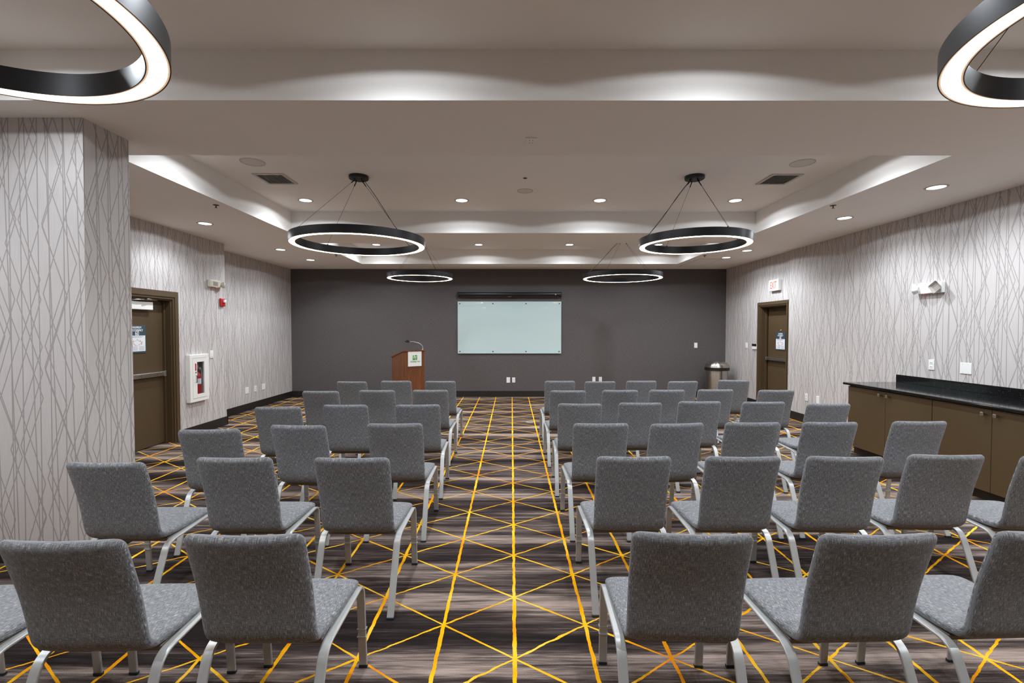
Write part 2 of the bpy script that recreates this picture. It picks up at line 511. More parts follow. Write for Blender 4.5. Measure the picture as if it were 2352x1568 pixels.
# left wall: extinguisher niche, door opening, jog into the recess
DL0, DL1, DLH = 5.463, 6.393, 1.956
N0, N1, NZ0, NZ1 = 6.715, 7.03, 0.555, 1.135
XB = XL - 0.395
mb = MB()
mb.box(XB, XL, YF, DL0, 0, ZC)
mb.box(XB, XL, DL0, DL1, DLH, ZC)
mb.box(XB, XL, DL1, N0, 0, ZC)
mb.box(XB, XL, N0, N1, 0, NZ0)
mb.box(XB, XL, N0, N1, NZ1, ZC)
mb.box(XB, XL-0.055, N0, N1, NZ0, NZ1)
mb.box(XB, XL, N1, YJ, 0, ZC)
mb.box(XREC-0.2, XREC, YJ-0.4, YB, 0, ZC)
struct(mb, 'wall_left', M['paper'])

DR0, DR1, DRH = 8.317, 9.21, 1.99
mb = MB()
mb.box(XR, XR+0.35, YF, 8.228, 0, ZC)
mb.box(XRF, XR+0.35, 8.228, DR0, 0, ZC)
mb.box(XRF, XR+0.35, DR0, DR1, DRH, ZC)
mb.box(XRF, XR+0.35, DR1, YB, 0, ZC)
struct(mb, 'wall_right', M['paper'])

struct(MB().box(CX0, CX1, CY0, CY1, 0, ZC), 'wall_column', M['paper'])

def base(name, boxes):
    m_ = MB()
    for b_ in boxes: m_.box(*b_)
    struct(m_, name, M['black_base'])
T = 0.014
base('baseboard_left', [(XL, XL+T, YF, 5.35, 0, BB), (XL, XL+T, 6.512, YJ+T, 0, BB), (XREC, XL+T, YJ, YJ+T, 0, BB), (XREC, XREC+T, YJ+T, YB, 0, BB)])
base('baseboard_right', [(XR-T, XR, 5.86, 8.228, 0, BB), (XRF-T, XRF, 9.318, YB, 0, BB), (XR-T, XR, YF, 3.38, 0, BB)])
base('baseboard_back', [(XREC+T, XRF-T, YB-T, YB, 0, BB)])
base('baseboard_column', [(CX0, CX1+T, CY0-T, CY0, 0, BB), (CX1, CX1+T, CY0, CY1+T, 0, BB), (CX0, CX1, CY1, CY1+T, 0, BB)])

# ---------------------------------------------------------------- doors
def casing(mb, x, sgn, y0, y1, h, wdt, ny=None):
    """stepped metal frame round the opening y0..y1, height h, on a wall face at x; sgn = +1 if the room lies at larger x"""
    for k, (a, b_, d) in enumerate(((0.0, wdt*0.28, 0.022), (wdt*0.28, wdt*0.62, 0.034), (wdt*0.62, wdt, 0.024))):
        xa, xb = sorted((x - sgn*0.002, x + sgn*d))
        mb.box(xa, xb, y0-b_, y0-a, 0, h+b_)
        mb.box(xa, xb, y1+a, y1+b_, 0, h+b_)
        mb.box(xa, xb, y0-a, y1+a, h+a, h+b_)

# door_1: left
d1 = empty('door_1', (XL, (DL0+DL1)/2, 0), kind='structure')
def rel(mbx, name, m, root, parent=None, **kw):
    o = mbx.build(name, m, parent or root, **kw)
    return o
inv1 = Matrix.Translation(-Vector(d1.location))
def shift(mb, root):
    bmesh.ops.translate(mb.bm, verts=mb.bm.verts, vec=-Vector(root.location))
    return mb
mb = MB(); casing(mb, XL, 1, DL0, DL1, DLH, 0.105)
LX = XL-0.105
mb.box(LX-0.05, XL, DL0, DL0+0.018, 0, DLH); mb.box(LX-0.05, XL, DL1-0.018, DL1, 0, DLH)
mb.box(LX-0.05, XL, DL0+0.018, DL1-0.018, DLH-0.018, DLH)
mb.box(LX, LX+0.03, DL1-0.036, DL1-0.018, 0, DLH-0.018); mb.box(LX, LX+0.03, DL0+0.018, DL0+0.036, 0, DLH-0.018)
shift(mb, d1).build('door_frame', M['door'], d1)
shift(MB().box(LX-0.05, LX, DL0+0.018, DL1-0.018, 0.012, DLH-0.02), d1).build('door_leaf', M['door'], d1)
mb = MB()
mb.box(LX+0.012, LX+0.058, DL0+0.06, DL1-0.075, 0.925, 0.985, 0.006)
mb.box(LX, LX+0.05, DL0+0.03, DL0+0.075, 0.915, 0.99, 0.006)
mb.box(LX, LX+0.066, DL1-0.085, DL1-0.05, 0.915, 0.992, 0.006)
pb = shift(mb, d1).build('push_bar', M['alu'], d1)
shift(MB().box(LX+0.058, LX+0.0605, DL0+0.40, DL1-0.10, 0.938, 0.972), d1).build('bar_inset', M['nickel'], pb)
mb = MB().box(LX, LX+0.062, DL0+0.06, 6.13, 1.80, 1.905, 0.008)
clo = shift(mb, d1).build('door_closer', M['white_steel'], d1)
mb = MB()
mb.tube([(LX+0.045, 5.72, 1.918), (LX+0.10, 5.86, 1.925), (LX+0.08, 6.17, 1.931)], 0.008)
mb.tube([(LX+0.08, 6.17, 1.931), (LX+0.12, 5.95, 1.938)], 0.008)
mb.cyl((LX+0.045, 5.72, 1.90), (LX+0.045, 5.72, 1.925), 0.014)
shift(mb, d1).build('closer_arm', M['alu'], clo)

# door_2: right
d2 = empty('door_2', (XRF, (DR0+DR1)/2, 0), kind='structure')
RX = XRF+0.135
mb = MB(); casing(mb, XRF, -1, DR0, DR1, DRH, 0.084)
mb.box(XRF, RX+0.05, DR0, DR0+0.018, 0, DRH); mb.box(XRF, RX+0.05, DR1-0.018, DR1, 0, DRH)
mb.box(XRF, RX+0.05, DR0+0.018, DR1-0.018, DRH-0.018, DRH)
mb.box(RX-0.05, RX-0.02, DR1-0.04, DR1-0.018, 0, DRH-0.018)
shift(mb, d2).build('door_frame', M['door'], d2)
shift(MB().box(RX, RX+0.045, DR0+0.018, DR1-0.018, 0.012, DRH-0.02), d2).build('door_leaf', M['door'], d2)
mb = MB()
mb.box(RX-0.058, RX-0.012, DR0+0.07, DR1-0.05, 0.955, 1.005, 0.006)
mb.box(RX-0.062, RX, DR1-0.07, DR1-0.035, 0.945, 1.012, 0.006); mb.box(RX-0.05, RX, DR0+0.03, DR0+0.08, 0.945, 1.012, 0.006)
shift(mb, d2).build('push_bar', M['alu'], d2)
shift(MB().cyl((RX-0.008, 8.74, 1.535), (RX, 8.74, 1.535), 0.008), d2).build('door_viewer', M['white'], d2)

# occupancy signs hung on the door leaves
def occupancy(loc, rz, label, wd, h):
    r = empty('occupancy_sign', loc, rz, label, 'sign', 'maximum occupancy signs on the doors')
    # local: x across, y outwards (-y faces the reader), z up from the bottom edge
    MB().box(-wd/2, wd/2, -0.008, 0.0, 0, h, 0.002).build('backing_board', M['navy'], r)
    p = MB().box(-wd/2+0.012, wd/2-0.012, -0.0095, -0.008, 0.022, h*0.63).build('plan_sheet', M['sheet'], r)
    mb_ = MB()
    for k in range(2): mb_.box(-wd*0.36, wd*(0.36-0.1*k), -0.0103, -0.0095, h*0.595-k*0.013, h*0.595-k*0.013+0.005)
    mb_.build('printed_heading', M['ink'], p)
    mb_ = MB()
    for k in range(4):
        for (a, c) in ((-0.4, -0.3), (-0.24, 0.02), (0.1, 0.4)):
            mb_.box(wd*a, wd*(c-0.03*(k % 2)), -0.0103, -0.0095, 0.036+k*0.014, 0.036+k*0.014+0.005)
    mb_.build('printed_notes', M['ink'], p)
    mb_ = MB()
    rnd = random.Random(5)
    for k in range(26):
        a = k/26*2*PI
        x = wd*0.27*math.cos(a)*rnd.uniform(0.75, 1.05); z = h*0.37 + h*0.10*math.sin(a)*rnd.uniform(0.7, 1.1)
        s_ = rnd.uniform(0.004, 0.011)
        mb_.box(x-s_, x+s_, -0.0103, -0.0095, z-0.004, z+0.004)
    mb_.build('floor_plan', M['ink_red'], p)
    text_mesh('lettering', 'MAXIMUM\nOCCUPANCY', h*0.105, M['letter'], r, (0, -0.0085, h*0.865), (R(90), 0, 0), bold=0.0006, sx=0.82)
    text_mesh('number', '60', h*0.225, M['letter'], r, (0, -0.0085, h*0.705), (R(90), 0, 0), bold=0.0006, sx=0.78)
    return r
occupancy((LX+0.0005, 5.921, 1.249), R(90), 'blue and white maximum occupancy 60 sign on left brown door beside column', 0.285, 0.353)
occupancy((RX-0.0005, 8.745, 1.158), R(-90), 'blue and white maximum occupancy 60 sign on brown door at right wall', 0.31, 0.335)

# ---------------------------------------------------------------- ceiling fixtures
_lamp = []
def lamp_data():
    """one shared recessed-can lamp: a strong beam with a soft cut-off, a faint spill up to the rim of the can"""
    if _lamp: return _lamp[0]
    ld = bpy.data.lights.new('downlight_lamp', 'SPOT')
    ld.energy = DOWN_W; ld.color = DOWN_COL; ld.spot_size = R(170); ld.spot_blend = 0.05; ld.shadow_soft_size = 0.03
    ld.use_nodes = True
    t = NT(ld.node_tree)
    em = [n for n in t.n if n.type == 'EMISSION'][0]
    tc = t.new('ShaderNodeTexCoord')
    sp = t.new('ShaderNodeSeparateXYZ'); t.l.new(tc.outputs['Normal'], sp.inputs[0])
    c = t.math('ABSOLUTE', sp.outputs[2])
    spill = t.math('MULTIPLY', t.smooth(c, 0.150, 0.175), 0.11)
    beam = t.math('MULTIPLY', t.smooth(c, 0.22, 0.62), t.math('MULTIPLY_ADD', c, 0.95, 0.05))
    t.l.new(t.math('ADD', spill, beam), em.inputs['Strength'])
    _lamp.append(ld)
    return ld

def downlight(x, y, z, label, group):
    r = empty('downlight', (x, y, z), 0, label, 'ceiling light', group)
    MB().lathe([(0.074, -0.001), (0.074, -0.004), (0.090, -0.006), (0.094, -0.003), (0.094, 0.0), (0.074, 0.0)], 32, closed=True).build('trim_ring', M['trim'], r, smooth=40)
    MB().lathe([(0.074, -0.0005), (0.074, -0.003)], 32).build('lens', M['lens'], r)
    lo = bpy.data.objects.new('lamp', lamp_data()); COL.objects.link(lo)
    lo.parent = r; lo.location = (0, 0, -0.045)
    return r

dx = [-2.675, -0.648, 1.148, 2.912]
ordn = ['leftmost', 'second from left', 'third from left', 'rightmost']
trn = ['ceiling tray nearest the camera', 'middle ceiling tray', 'ceiling tray by the dark wall']
for ti, ((ya, yb), rows_) in enumerate(zip(TRAYS, ((0.455, 2.26), (4.33, 6.13), (8.10, 9.31)))):
    for ri, yy in enumerate(rows_):
        for xi, xx in enumerate(dx):
            downlight(xx, yy, ZT, '%s recessed downlight, %s row of the %s' % (ordn[xi], ('near', 'far')[ri], trn[ti]), 'recessed downlights')
for k, yy in enumerate((0.3, 1.9, 6.12, 8.11, 9.31)):
    downlight(-3.98, yy, ZC, 'recessed downlight in low ceiling along left wall, %s from dark far wall' % ['fifth', 'fourth', 'third', 'second', 'first'][k], 'recessed downlights')
for k, yy in enumerate((0.3, 1.9, 3.25, 4.56, 5.81, 8.20, 8.99)):
    downlight(4.11, yy, ZC, 'recessed downlight in low ceiling along right wall, %s from dark far wall' % ['seventh', 'sixth', 'fifth', 'fourth', 'third', 'second', 'first'][k], 'recessed downlights')

RING_H = 0.085
def pendant(cx, cy, zb, rad, rot, label, canopy=(None, None), cord=0):
    r = empty('pendant_ring_light', (cx, cy, zb), 0, label, 'pendant light', 'black pendant ring lights with glowing undersides')
    ri = rad - 0.074
    prof = [(ri, 0.0), (ri, RING_H), (rad, RING_H), (rad, 0.0), (rad-0.004, 0.0), (rad-0.004, 0.006), (ri+0.004, 0.006), (ri+0.004, 0.0)]
    MB().lathe(prof, 128, closed=True).build('ring_body', M['ring_black'], r, smooth=40)
    MB().lathe([(ri+0.010, 0.005), (ri+0.010, 0.001), (rad-0.010, 0.001), (rad-0.010, 0.005)], 128, closed=True).build('diffuser', M['glow'], r, smooth=40)
    for ra, rb in ((ri+0.004, ri+0.010), (rad-0.010, rad-0.004)):  # glowing strips added along both rims to imitate warm bloom
        MB().lathe([(ra, 0.004), (ra, 0.0012), (rb, 0.0012), (rb, 0.004)], 128, closed=True).build('diffuser_bloom', M['bloom_edge'], r, smooth=40)
    dz = ZT - zb
    MB().lathe([(0.098, dz-0.036), (0.105, dz-0.030), (0.105, dz)], 40).build('canopy', M['black'], r, smooth=40)
    for k in range(4):
        a = R(rot + 90*k)
        top = Vector((0.055*math.cos(a), 0.055*math.sin(a), dz-0.036))
        bot = Vector(((rad-0.037)*math.cos(a), (rad-0.037)*math.sin(a), RING_H+0.012))
        d = (bot-top).normalized()
        mb_ = MB()
        mb_.cyl(top + Vector((0, 0, 0.002)), top + Vector((0, 0, -0.02)), 0.006)
        mb_.cyl(top + Vector((0, 0, -0.02)), top + Vector((0, 0, -0.02)) + d*0.05, 0.0055)
        mb_.cyl(bot - Vector((0, 0, 0.014)), bot + Vector((0, 0, 0.004)), 0.006)
        mb_.tube([top + Vector((0, 0, -0.02)), bot], 0.0016, 6)
        mb_.build('cable', M['cable'], r)
        if k == cord:
            pts = []
            for i in range(17):
                q = i/16
                p = top.lerp(bot, q) + Vector((-d.y, d.x, 0)) * (0.010*math.sin(q*PI)) + Vector((0, 0, 0.012*math.sin(q*2*PI)))
                pts.append(p + Vector((0.012*(1-q), 0, 0)))
            MB().tube(pts, 0.0034, 6).build('power_cord', M['cable'], r)
    return r
pendant(-1.690, 1.345, 2.465, 0.592, 38, 'black ring pendant with glowing underside cropped by the top left corner')
pendant(2.025, 1.370, 2.465, 0.592, 19, 'black ring pendant with glowing underside cropped by the top right corner')
pendant(-1.672, 5.171, 2.465, 0.712, 50, 'larger left ring pendant hanging in the middle ceiling tray')
pendant(2.007, 5.171, 2.465, 0.588, 13, 'smaller right ring pendant hanging in the middle ceiling tray', cord=2)
pendant(-1.690, 8.690, 2.486, 0.600, 60, 'far left ring pendant glowing above the wooden lectern')
pendant(2.050, 8.690, 2.486, 0.722, 20, 'far right ring pendant glowing in front of dark wall', cord=2)

def speaker(x, y, rad, label):
    r = empty('ceiling_speaker', (x, y, ZT), 0, label, 'speaker', 'round ceiling speakers')
    MB().lathe([(rad, 0), (rad, -0.004), (rad+0.010, -0.006), (rad+0.013, 0)], 40, closed=True).build('rim', M['trim'], r, smooth=40)
    MB().lathe([(rad, 0), (rad, -0.003)], 40).build('grille', M['speaker'], r)
speaker(-2.593, 4.735, 0.105, 'round flush ceiling speaker near the left air vent')
speaker(2.933, 4.76, 0.105, 'round flush ceiling speaker near the right air vent')
speaker(0.165, 5.708, 0.085, 'round flush ceiling speaker at the centre of middle tray')
MB().lathe([(0.145, -0.002), (0.145, 0.0)], 40).build('ceiling_plate', M['ceil'], None, loc=(0.165, 5.708, ZT))
bpy.data.objects['ceiling_plate'].parent = [o for o in bpy.data.objects if o.name == 'ceiling_speaker.002'][0]
bpy.data.objects['ceiling_plate'].location = (0, 0, 0)

def vent(cx, cy, label):
    wd, ln = 0.34, 0.36
    r = empty('air_vent', (cx, cy, ZT), 0, label, 'vent', 'square slatted ceiling air vents')
    mb_ = MB()
    f = 0.03
    for (x0, x1, y0, y1) in ((-wd/2, wd/2, -ln/2, -ln/2+f), (-wd/2, wd/2, ln/2-f, ln/2), (-wd/2, -wd/2+f, -ln/2+f, ln/2-f), (wd/2-f, wd/2, -ln/2+f, ln/2-f)):
        mb_.box(x0, x1, y0, y1, -0.010, 0)
    mb_.build('frame', M['trim'], r)
    MB().box(-wd/2+f, wd/2-f, -ln/2+f, ln/2-f, -0.002, 0).build('duct', M['vent_dark'], r)
    mb_ = MB()
    n = 11
    for k in range(n):
        x = -wd/2 + f + (k+0.5)*(wd-2*f)/n
        m_ = Matrix.Translation((x, 0, -0.008)) @ Matrix.Rotation(R(6), 4, 'Y')
        mb_.box(-0.0008, 0.0008, -ln/2+f, ln/2-f, -0.003, 0.004, mat=m_)
    mb_.build('slats', M['steelgrey'], r)
vent(-2.625, 5.255, 'slatted air vent left of the larger middle ring pendant')
vent(2.985, 5.265, 'slatted air vent right of the smaller middle ring pendant')

def sprinkler(x, y, z, label):
    r = empty('sprinkler', (x, y, z), 0, label, 'sprinkler', 'fire sprinklers')
    MB().lathe([(0.032, 0), (0.032, -0.004), (0.018, -0.008)], 20).build('escutcheon', M['brass'], r)
    mb_ = MB().cyl((0, 0, -0.008), (0, 0, -0.030), 0.006)
    mb_.lathe([(0.014, -0.030), (0.014, -0.033)], 12)
    mb_.build('sprinkler_head', M['brass'], r)
sprinkler(-3.267, 5.216, ZC, 'fire sprinkler in the low ceiling left of the middle tray')
sprinkler(3.57, 5.228, ZC, 'fire sprinkler in the low ceiling right of the middle tray')
sprinkler(-3.23, 8.665, ZC, 'small fire sprinkler left of far ceiling tray')
sprinkler(3.588, 8.725, ZC, 'small fire sprinkler right of far ceiling tray')
r = empty('sprinkler', (0.151, 5.228, ZT), 0, 'dark recessed fire sprinkler in the middle tray near centre speaker', 'sprinkler', 'fire sprinklers')
MB().lathe([(0.026, 0.0), (0.026, -0.003), (0.036, -0.003), (0.036, 0.0)], 24, closed=True).build('escutcheon', M['white'], r)
MB().lathe([(0.026, -0.0005), (0.026, -0.002)], 24).build('recess', M['black'], r)
MB().cyl((0, 0, -0.012), (0, 0, -0.002), 0.008).build('sprinkler_head', M['brass'], r)

r = empty('ceiling_outlet', (0.143, 3.45, ZC), 0, 'square cream power outlet plate on the ceiling beam', 'outlet')
MB().box(-0.042, 0.042, -0.062, 0.062, -0.007, 0, 0.002).build('plate', M['ceil'], r)
mb = MB()
for sx in (-0.018, 0.018):
    for sy in (-0.022, 0.022): mb.box(sx*0.6-0.003, sx*0.6+0.003, sy-0.004, sy+0.004, -0.0078, -0.007)
mb.build('sockets', M['slot'], r)

r = empty('ceiling_hatch', (3.9, 9.74, ZC), 0, 'flush square access hatch in low ceiling by far right corner', 'access panel')
mb = MB()
for (x0, x1, y0, y1) in ((-0.23, 0.23, -0.59, -0.58), (-0.23, 0.23, 0.58, 0.59), (-0.23, -0.222, -0.58, 0.58), (0.222, 0.23, -0.58, 0.58)):
    mb.box(x0, x1, y0, y1, -0.003, 0)
mb.build('seam', M['trim'], r)
MB().box(-0.222, 0.222, -0.58, 0.58, -0.002, 0).build('panel', M['ceil'], r)

# ---------------------------------------------------------------- things on the far wall
r = empty('glass_board', (-0.046, YB, 0.998), 0, 'large blank white glass board on the dark far wall', 'whiteboard')
MB().box(-1.18, 1.18, -0.034, -0.026, 0, 1.184, 0.0015, 1).build('glass_panel', M['board'], r)
for z in (0.048, 1.136):
    for x in (-1.132, -0.377, 0.377, 1.132):
        MB().cyl((x, -0.040, z), (x, -0.002, z), 0.013).build('standoff', M['black'], r)
r = empty('projection_screen', (-0.042, YB, 2.285), 0, 'rolled up projection screen in black housing above glass board', 'projection screen')
mb = MB().lathe([(0.047, -1.16), (0.047, 1.16)], 24, Matrix.Translation((0, -0.062, 0.057)) @ Matrix.Rotation(R(90), 4, 'Y'))
mb.box(-1.16, 1.16, -0.06, 0, 0.075, 0.108)
mb.build('housing', M['black'], r, smooth=40)
for s_ in (-1, 1):
    MB().box(s_*1.172-0.012, s_*1.172+0.012, -0.112, 0, 0.006, 0.108, 0.004).build('end_cap', M['black'], r)
MB().box(-1.12, 1.12, -0.075, -0.05, 0.0, 0.014).build('bottom_bar', M['black'], r)
mb = MB().tube([(-0.045, -0.09, 0.010), (-0.03, -0.112, 0.002), (0.03, -0.112, 0.002), (0.045, -0.09, 0.010)], 0.006)
mb.build('pull_handle', M['nickel'], r)
MB().cyl((1.04, -0.112, 0.05), (1.04, -0.10, 0.05), 0.014).build('badge', M['steelgrey'], r)

def plate(loc, rz, w_, h_, label, kindp, group='white wall plates'):
    r_ = empty({'outlet': 'wall_outlet', 'switch': 'light_switch', 'blank': 'blank_wall_plate', 'thermo': 'wall_thermostat'}[kindp], loc, rz, label,
               {'outlet': 'outlet', 'switch': 'switch', 'blank': 'wall plate', 'thermo': 'thermostat'}[kindp], group if kindp != 'thermo' else None)
    MB().box(-w_/2, w_/2, -0.008, 0, -h_/2, h_/2, 0.002).build('cover_plate', M['white'], r_)
    if kindp == 'outlet':
        for s_ in (-1, 1):
            so = MB().box(-0.017, 0.017, -0.0105, -0.008, s_*h_*0.19-0.014, s_*h_*0.19+0.014, 0.001).build('socket', M['white'], r_)
            m_ = MB()
            for x in (-0.007, 0.007): m_.box(x-0.0018, x+0.0018, -0.0112, -0.0105, s_*h_*0.19-0.004, s_*h_*0.19+0.007)
            m_.build('slots', M['slot'], so)
    elif kindp == 'switch':
        MB().box(-0.017, 0.017, -0.0125, -0.008, -0.034, 0.034, 0.002).build('rocker', M['white'], r_)
    elif kindp == 'blank':
        m_ = MB()
        for x in ((-w_*0.25, w_*0.25) if w_ > 0.1 else (0,)):
            for z in (-h_*0.38, h_*0.38): m_.cyl((x, -0.0090, z), (x, -0.008, z), 0.003)
        m_.build('screws', M['trim'], r_)
    elif kindp == 'thermo':
        MB().box(-w_/2+0.003, w_/2-0.003, -0.022, -0.008, 0.004, h_/2-0.002, 0.002).build('dark_screen', M['black'], r_)
        MB().box(-w_/2+0.003, w_/2-0.003, -0.020, -0.008, -h_/2+0.002, 0.004, 0.002).build('lower_body', M['white'], r_)
    return r_
plate((-0.073, YB, 0.389), 0, 0.082, 0.125, 'blank white wall plate below glass board, left one', 'blank')
plate((0.051, YB, 0.389), 0, 0.07, 0.115, 'white outlet below the glass board, right beside a blank plate', 'outlet')
plate((1.889, YB, 0.403), 0, 0.07, 0.115, 'blank white wall plate low on dark wall, left of outlet behind chairs', 'blank')
plate((2.038, YB, 0.403), 0, 0.07, 0.115, 'white outlet low on dark wall behind the right block of chairs', 'outlet')
plate((4.219, YB, 1.184), 0, 0.073, 0.118, 'white light switch on dark wall above steel trash can', 'switch')
L90, R90 = R(90), R(-90)
plate((XL, 7.228, 1.166), L90, 0.072, 0.115, 'white light switch beside the fire extinguisher cabinet', 'switch')
plate((XREC, 8.877, 0.387), L90, 0.115, 0.118, 'white wall plate low on left wall, nearest of three', 'blank')
plate((XREC, 9.171, 0.385), L90, 0.075, 0.115, 'white outlet low on left wall, middle of three plates', 'outlet')
plate((XREC, 9.47, 0.388), L90, 0.115, 0.118, 'white wall plate low on left wall, nearest to dark far wall', 'blank')
plate((XR, 5.41, 1.14), R90, 0.072, 0.118, 'white outlet on right wall above the black countertop', 'outlet')
plate((XR, 5.0, 1.132), R90, 0.125, 0.118, 'square blank white plate on right wall above the black countertop', 'blank')
plate((XR, 7.69, 0.43), R90, 0.072, 0.118, 'white outlet low on right wall behind chairs, left of two', 'outlet')
plate((XR, 7.406, 0.43), R90, 0.072, 0.118, 'blank white plate low on right wall behind chairs, right of two', 'blank')
plate((XRF, 9.74, 1.215), R90, 0.08, 0.118, 'white light switch on right wall left of thermostat by door', 'switch')
plate((XRF, 9.415, 1.205), R90, 0.16, 0.115, 'black and white thermostat panel beside the right brown door', 'thermo')

r = empty('floor_outlet', (0.307, 7.79, 0.0), 0, 'round silver floor outlet cover set in the carpet aisle', 'outlet')
MB().lathe([(0.068, 0.0), (0.068, 0.003), (0.06, 0.006)], 32).build('cover', M['steelgrey'], r, smooth=40)
MB().lathe([(0.022, 0.006), (0.022, 0.008)], 24).build('lid', M['alu'], r)

# exit sign
r = empty('exit_sign', (XR, 8.672, 2.26), R90, 'white exit sign with red letters above right brown door', 'exit sign')
bpy.data.objects[r.name].location.x = XRF
MB().box(-0.160, 0.160, -0.060, 0, 0, 0.205, 0.006).build('sign_case', M['white'], r)
text_mesh('lettering', 'EXIT', 0.185, M['exit_red'], r, (0, -0.0625, 0.10), (R(90), 0, 0), sx=0.56, bold=0.001)

# emergency lights
def emergency(loc, rz, label, style):
    r_ = empty('emergency_light', loc, rz, label, 'emergency light', 'emergency lights')
    if style == 'angular':
        MB().box(-0.15, 0.15, -0.052, 0, -0.062, 0.062, 0.006).build('housing', M['white'], r_)
        for s_, az, tw in ((-1, R(55), R(20)), (1, R(28), R(38))):
            h = MB()
            m_ = Matrix.Translation((s_*0.128 - 0.01, -0.055, 0.0)) @ Matrix.Rotation(s_*0.0 + (-az if s_ < 0 else az*0.3), 4, 'Z') @ Matrix.Rotation(R(90), 4, 'X') @ Matrix.Rotation(tw, 4, 'Z')
            rings = [(0.026, 0.0), (0.044, 0.022), (0.054, 0.048)]
            prev = None
            for (hh, z) in rings:
                ring = []
                for (sx, sy) in ((1, 1), (-1, 1), (-1, -1), (1, -1)):
                    for (cx_, cy_) in (((1, 0.84), (0.84, 1)) if sx*sy > 0 else ((0.84, 1), (1, 0.84))):
                        ring.append(h.bm.verts.new(m_ @ Vector((sx*hh*cx_, sy*hh*cy_, z))))
                if prev:
                    for i in range(8): h.bm.faces.new((prev[i], prev[(i+1) % 8], ring[(i+1) % 8], ring[i]))
                else: h.bm.faces.new(ring)
                prev = ring
            rim = [h.bm.verts.new(m_ @ (m_.inverted() @ v.co * 1.0)) for v in prev]
            inner = []
            for v in prev:
                q = m_.inverted() @ v.co
                inner.append(h.bm.verts.new(m_ @ Vector((q.x*0.66, q.y*0.66, 0.024))))
            for v in rim: h.bm.verts.remove(v)
            for i in range(8): h.bm.faces.new((prev[i], prev[(i+1) % 8], inner[(i+1) % 8], inner[i]))
            h.bm.faces.new(inner)
            hd = h.build('lamp_head', M['white'] if s_ < 0 else M['steelgrey'], r_)
            if s_ < 0:
                MB().cyl((-0.135, -0.02, 0.055), (-0.115, -0.05, 0.058), 0.013).build('swivel', M['white'], hd)
        MB().cyl((-0.075, -0.045, -0.066), (-0.075, -0.045, -0.060), 0.005).build('indicator', M['led_red'], r_)
    else:
        MB().box(-0.125, 0.125, -0.052, 0, -0.055, 0.055, 0.010).build('housing', M['beige'], r_)
        MB().box(-0.06, 0.045, -0.055, -0.052, -0.028, 0.030).build('label_plate', M['steelgrey'], r_)
        for s_ in (1,):
            m_ = Matrix.Translation((s_*0.175, -0.05, -0.005)) @ Matrix.Rotation(R(s_*35), 4, 'Z') @ Matrix.Rotation(R(90), 4, 'X')
            hd = MB().lathe([(0.02, -0.03), (0.045, -0.005), (0.05, 0.02)], 24, m_).build('lamp_head', M['beige'], r_, smooth=40)
            MB().lathe([(0.047, 0.0202), (0.04, 0.028), (0.0, 0.031)], 24, m_, cap1=False).build('lens', M['clear'], hd, smooth=40)
        mb_ = MB()
        for s_ in (1,): mb_.cyl((s_*0.12, -0.03, -0.01), (s_*0.165, -0.045, -0.008), 0.012)
        mb_.build('arm', M['beige'], r_)
        MB().cyl((0.02, -0.05, -0.058), (0.02, -0.05, -0.053), 0.006).build('indicator', M['led_red'], r_)
emergency((XR, 5.412, 2.027), R90, 'white emergency light with square heads on right wall over the countertop', 'angular')
emergency((XL, 7.285, 2.255), L90, 'cream emergency light with one round head on left wall above fire alarm', 'round')

# fire alarm strobe
r = empty('fire_alarm', (XL, 7.50, 1.98), L90, 'red fire alarm strobe on left wall beside the wall corner', 'fire alarm')
MB().box(-0.058, 0.058, -0.034, 0, -0.064, 0.064, 0.01).build('alarm_body', M['red'], r)
MB().box(-0.012, 0.04, -0.062, -0.03, -0.004, 0.040, 0.008).build('strobe_lens', M['clear'], r)
MB().lathe([(0.02, 0), (0.02, 0.006)], 20, Matrix.Translation((0.006, -0.034, -0.036)) @ Matrix.Rotation(R(90), 4, 'X')).build('sounder', M['red'], r)

# extinguisher cabinet
r = empty('extinguisher_cabinet', (XL, 6.861, 0.84), L90, 'white fire extinguisher cabinet on left wall right of brown door', 'fire cabinet')
W2, H2, PR = 0.207, 0.345, 0.062
mb = MB()
mb.box(-W2, W2, -PR, 0, H2-0.055, H2, 0.008); mb.box(-W2, W2, -PR, 0, -H2, -H2+0.055, 0.008)
mb.box(-W2, -W2+0.055, -PR, 0, -H2+0.05, H2-0.05); mb.box(W2-0.055, W2, -PR, 0, -H2+0.05, H2-0.05)
mb.build('cabinet_frame', M['white_steel'], r)
mb = MB()
wx0, wx1, wz0, wz1 = -0.062, 0.098, -0.235, 0.235
a0, a1, b0, b1 = -0.150, 0.150, -0.288, 0.288
mb.box(a0, wx0, -PR-0.004, -PR+0.016, b0, b1); mb.box(wx1, a1, -PR-0.004, -PR+0.016, b0, b1)
mb.box(wx0, wx1, -PR-0.004, -PR+0.016, wz1, b1); mb.box(wx0, wx1, -PR-0.004, -PR+0.016, b0, wz0)
dr = mb.build('cabinet_door', M['white_steel'], r)
MB().box(wx0, wx1, -PR+0.004, -PR+0.007, wz0, wz1).build('window_pane', M['glass'], dr)
MB().box(wx0-0.045, wx0-0.018, -PR-0.0055, -PR-0.004, 0.11, 0.215).build('red_label', M['red'], dr)
mb = MB().tube([(wx0-0.03, -PR-0.004, 0.04), (wx0-0.03, -PR-0.02, 0.04), (wx0-0.03, -PR-0.02, -0.06), (wx0-0.03, -PR-0.004, -0.06)], 0.005)
mb.cyl((wx0-0.03, -PR-0.009, 0.085), (wx0-0.03, -PR-0.004, 0.085), 0.010)
mb.build('door_pull', M['slot'], dr)
MB().box(-0.144, 0.144, 0.048, 0.052, -0.284, 0.294).build('back_panel', M['white_steel'], r)
fe = empty('fire_extinguisher', (XL+0.000, 6.905, 0.556), L90, 'red fire extinguisher inside the white wall cabinet', 'fire extinguisher')
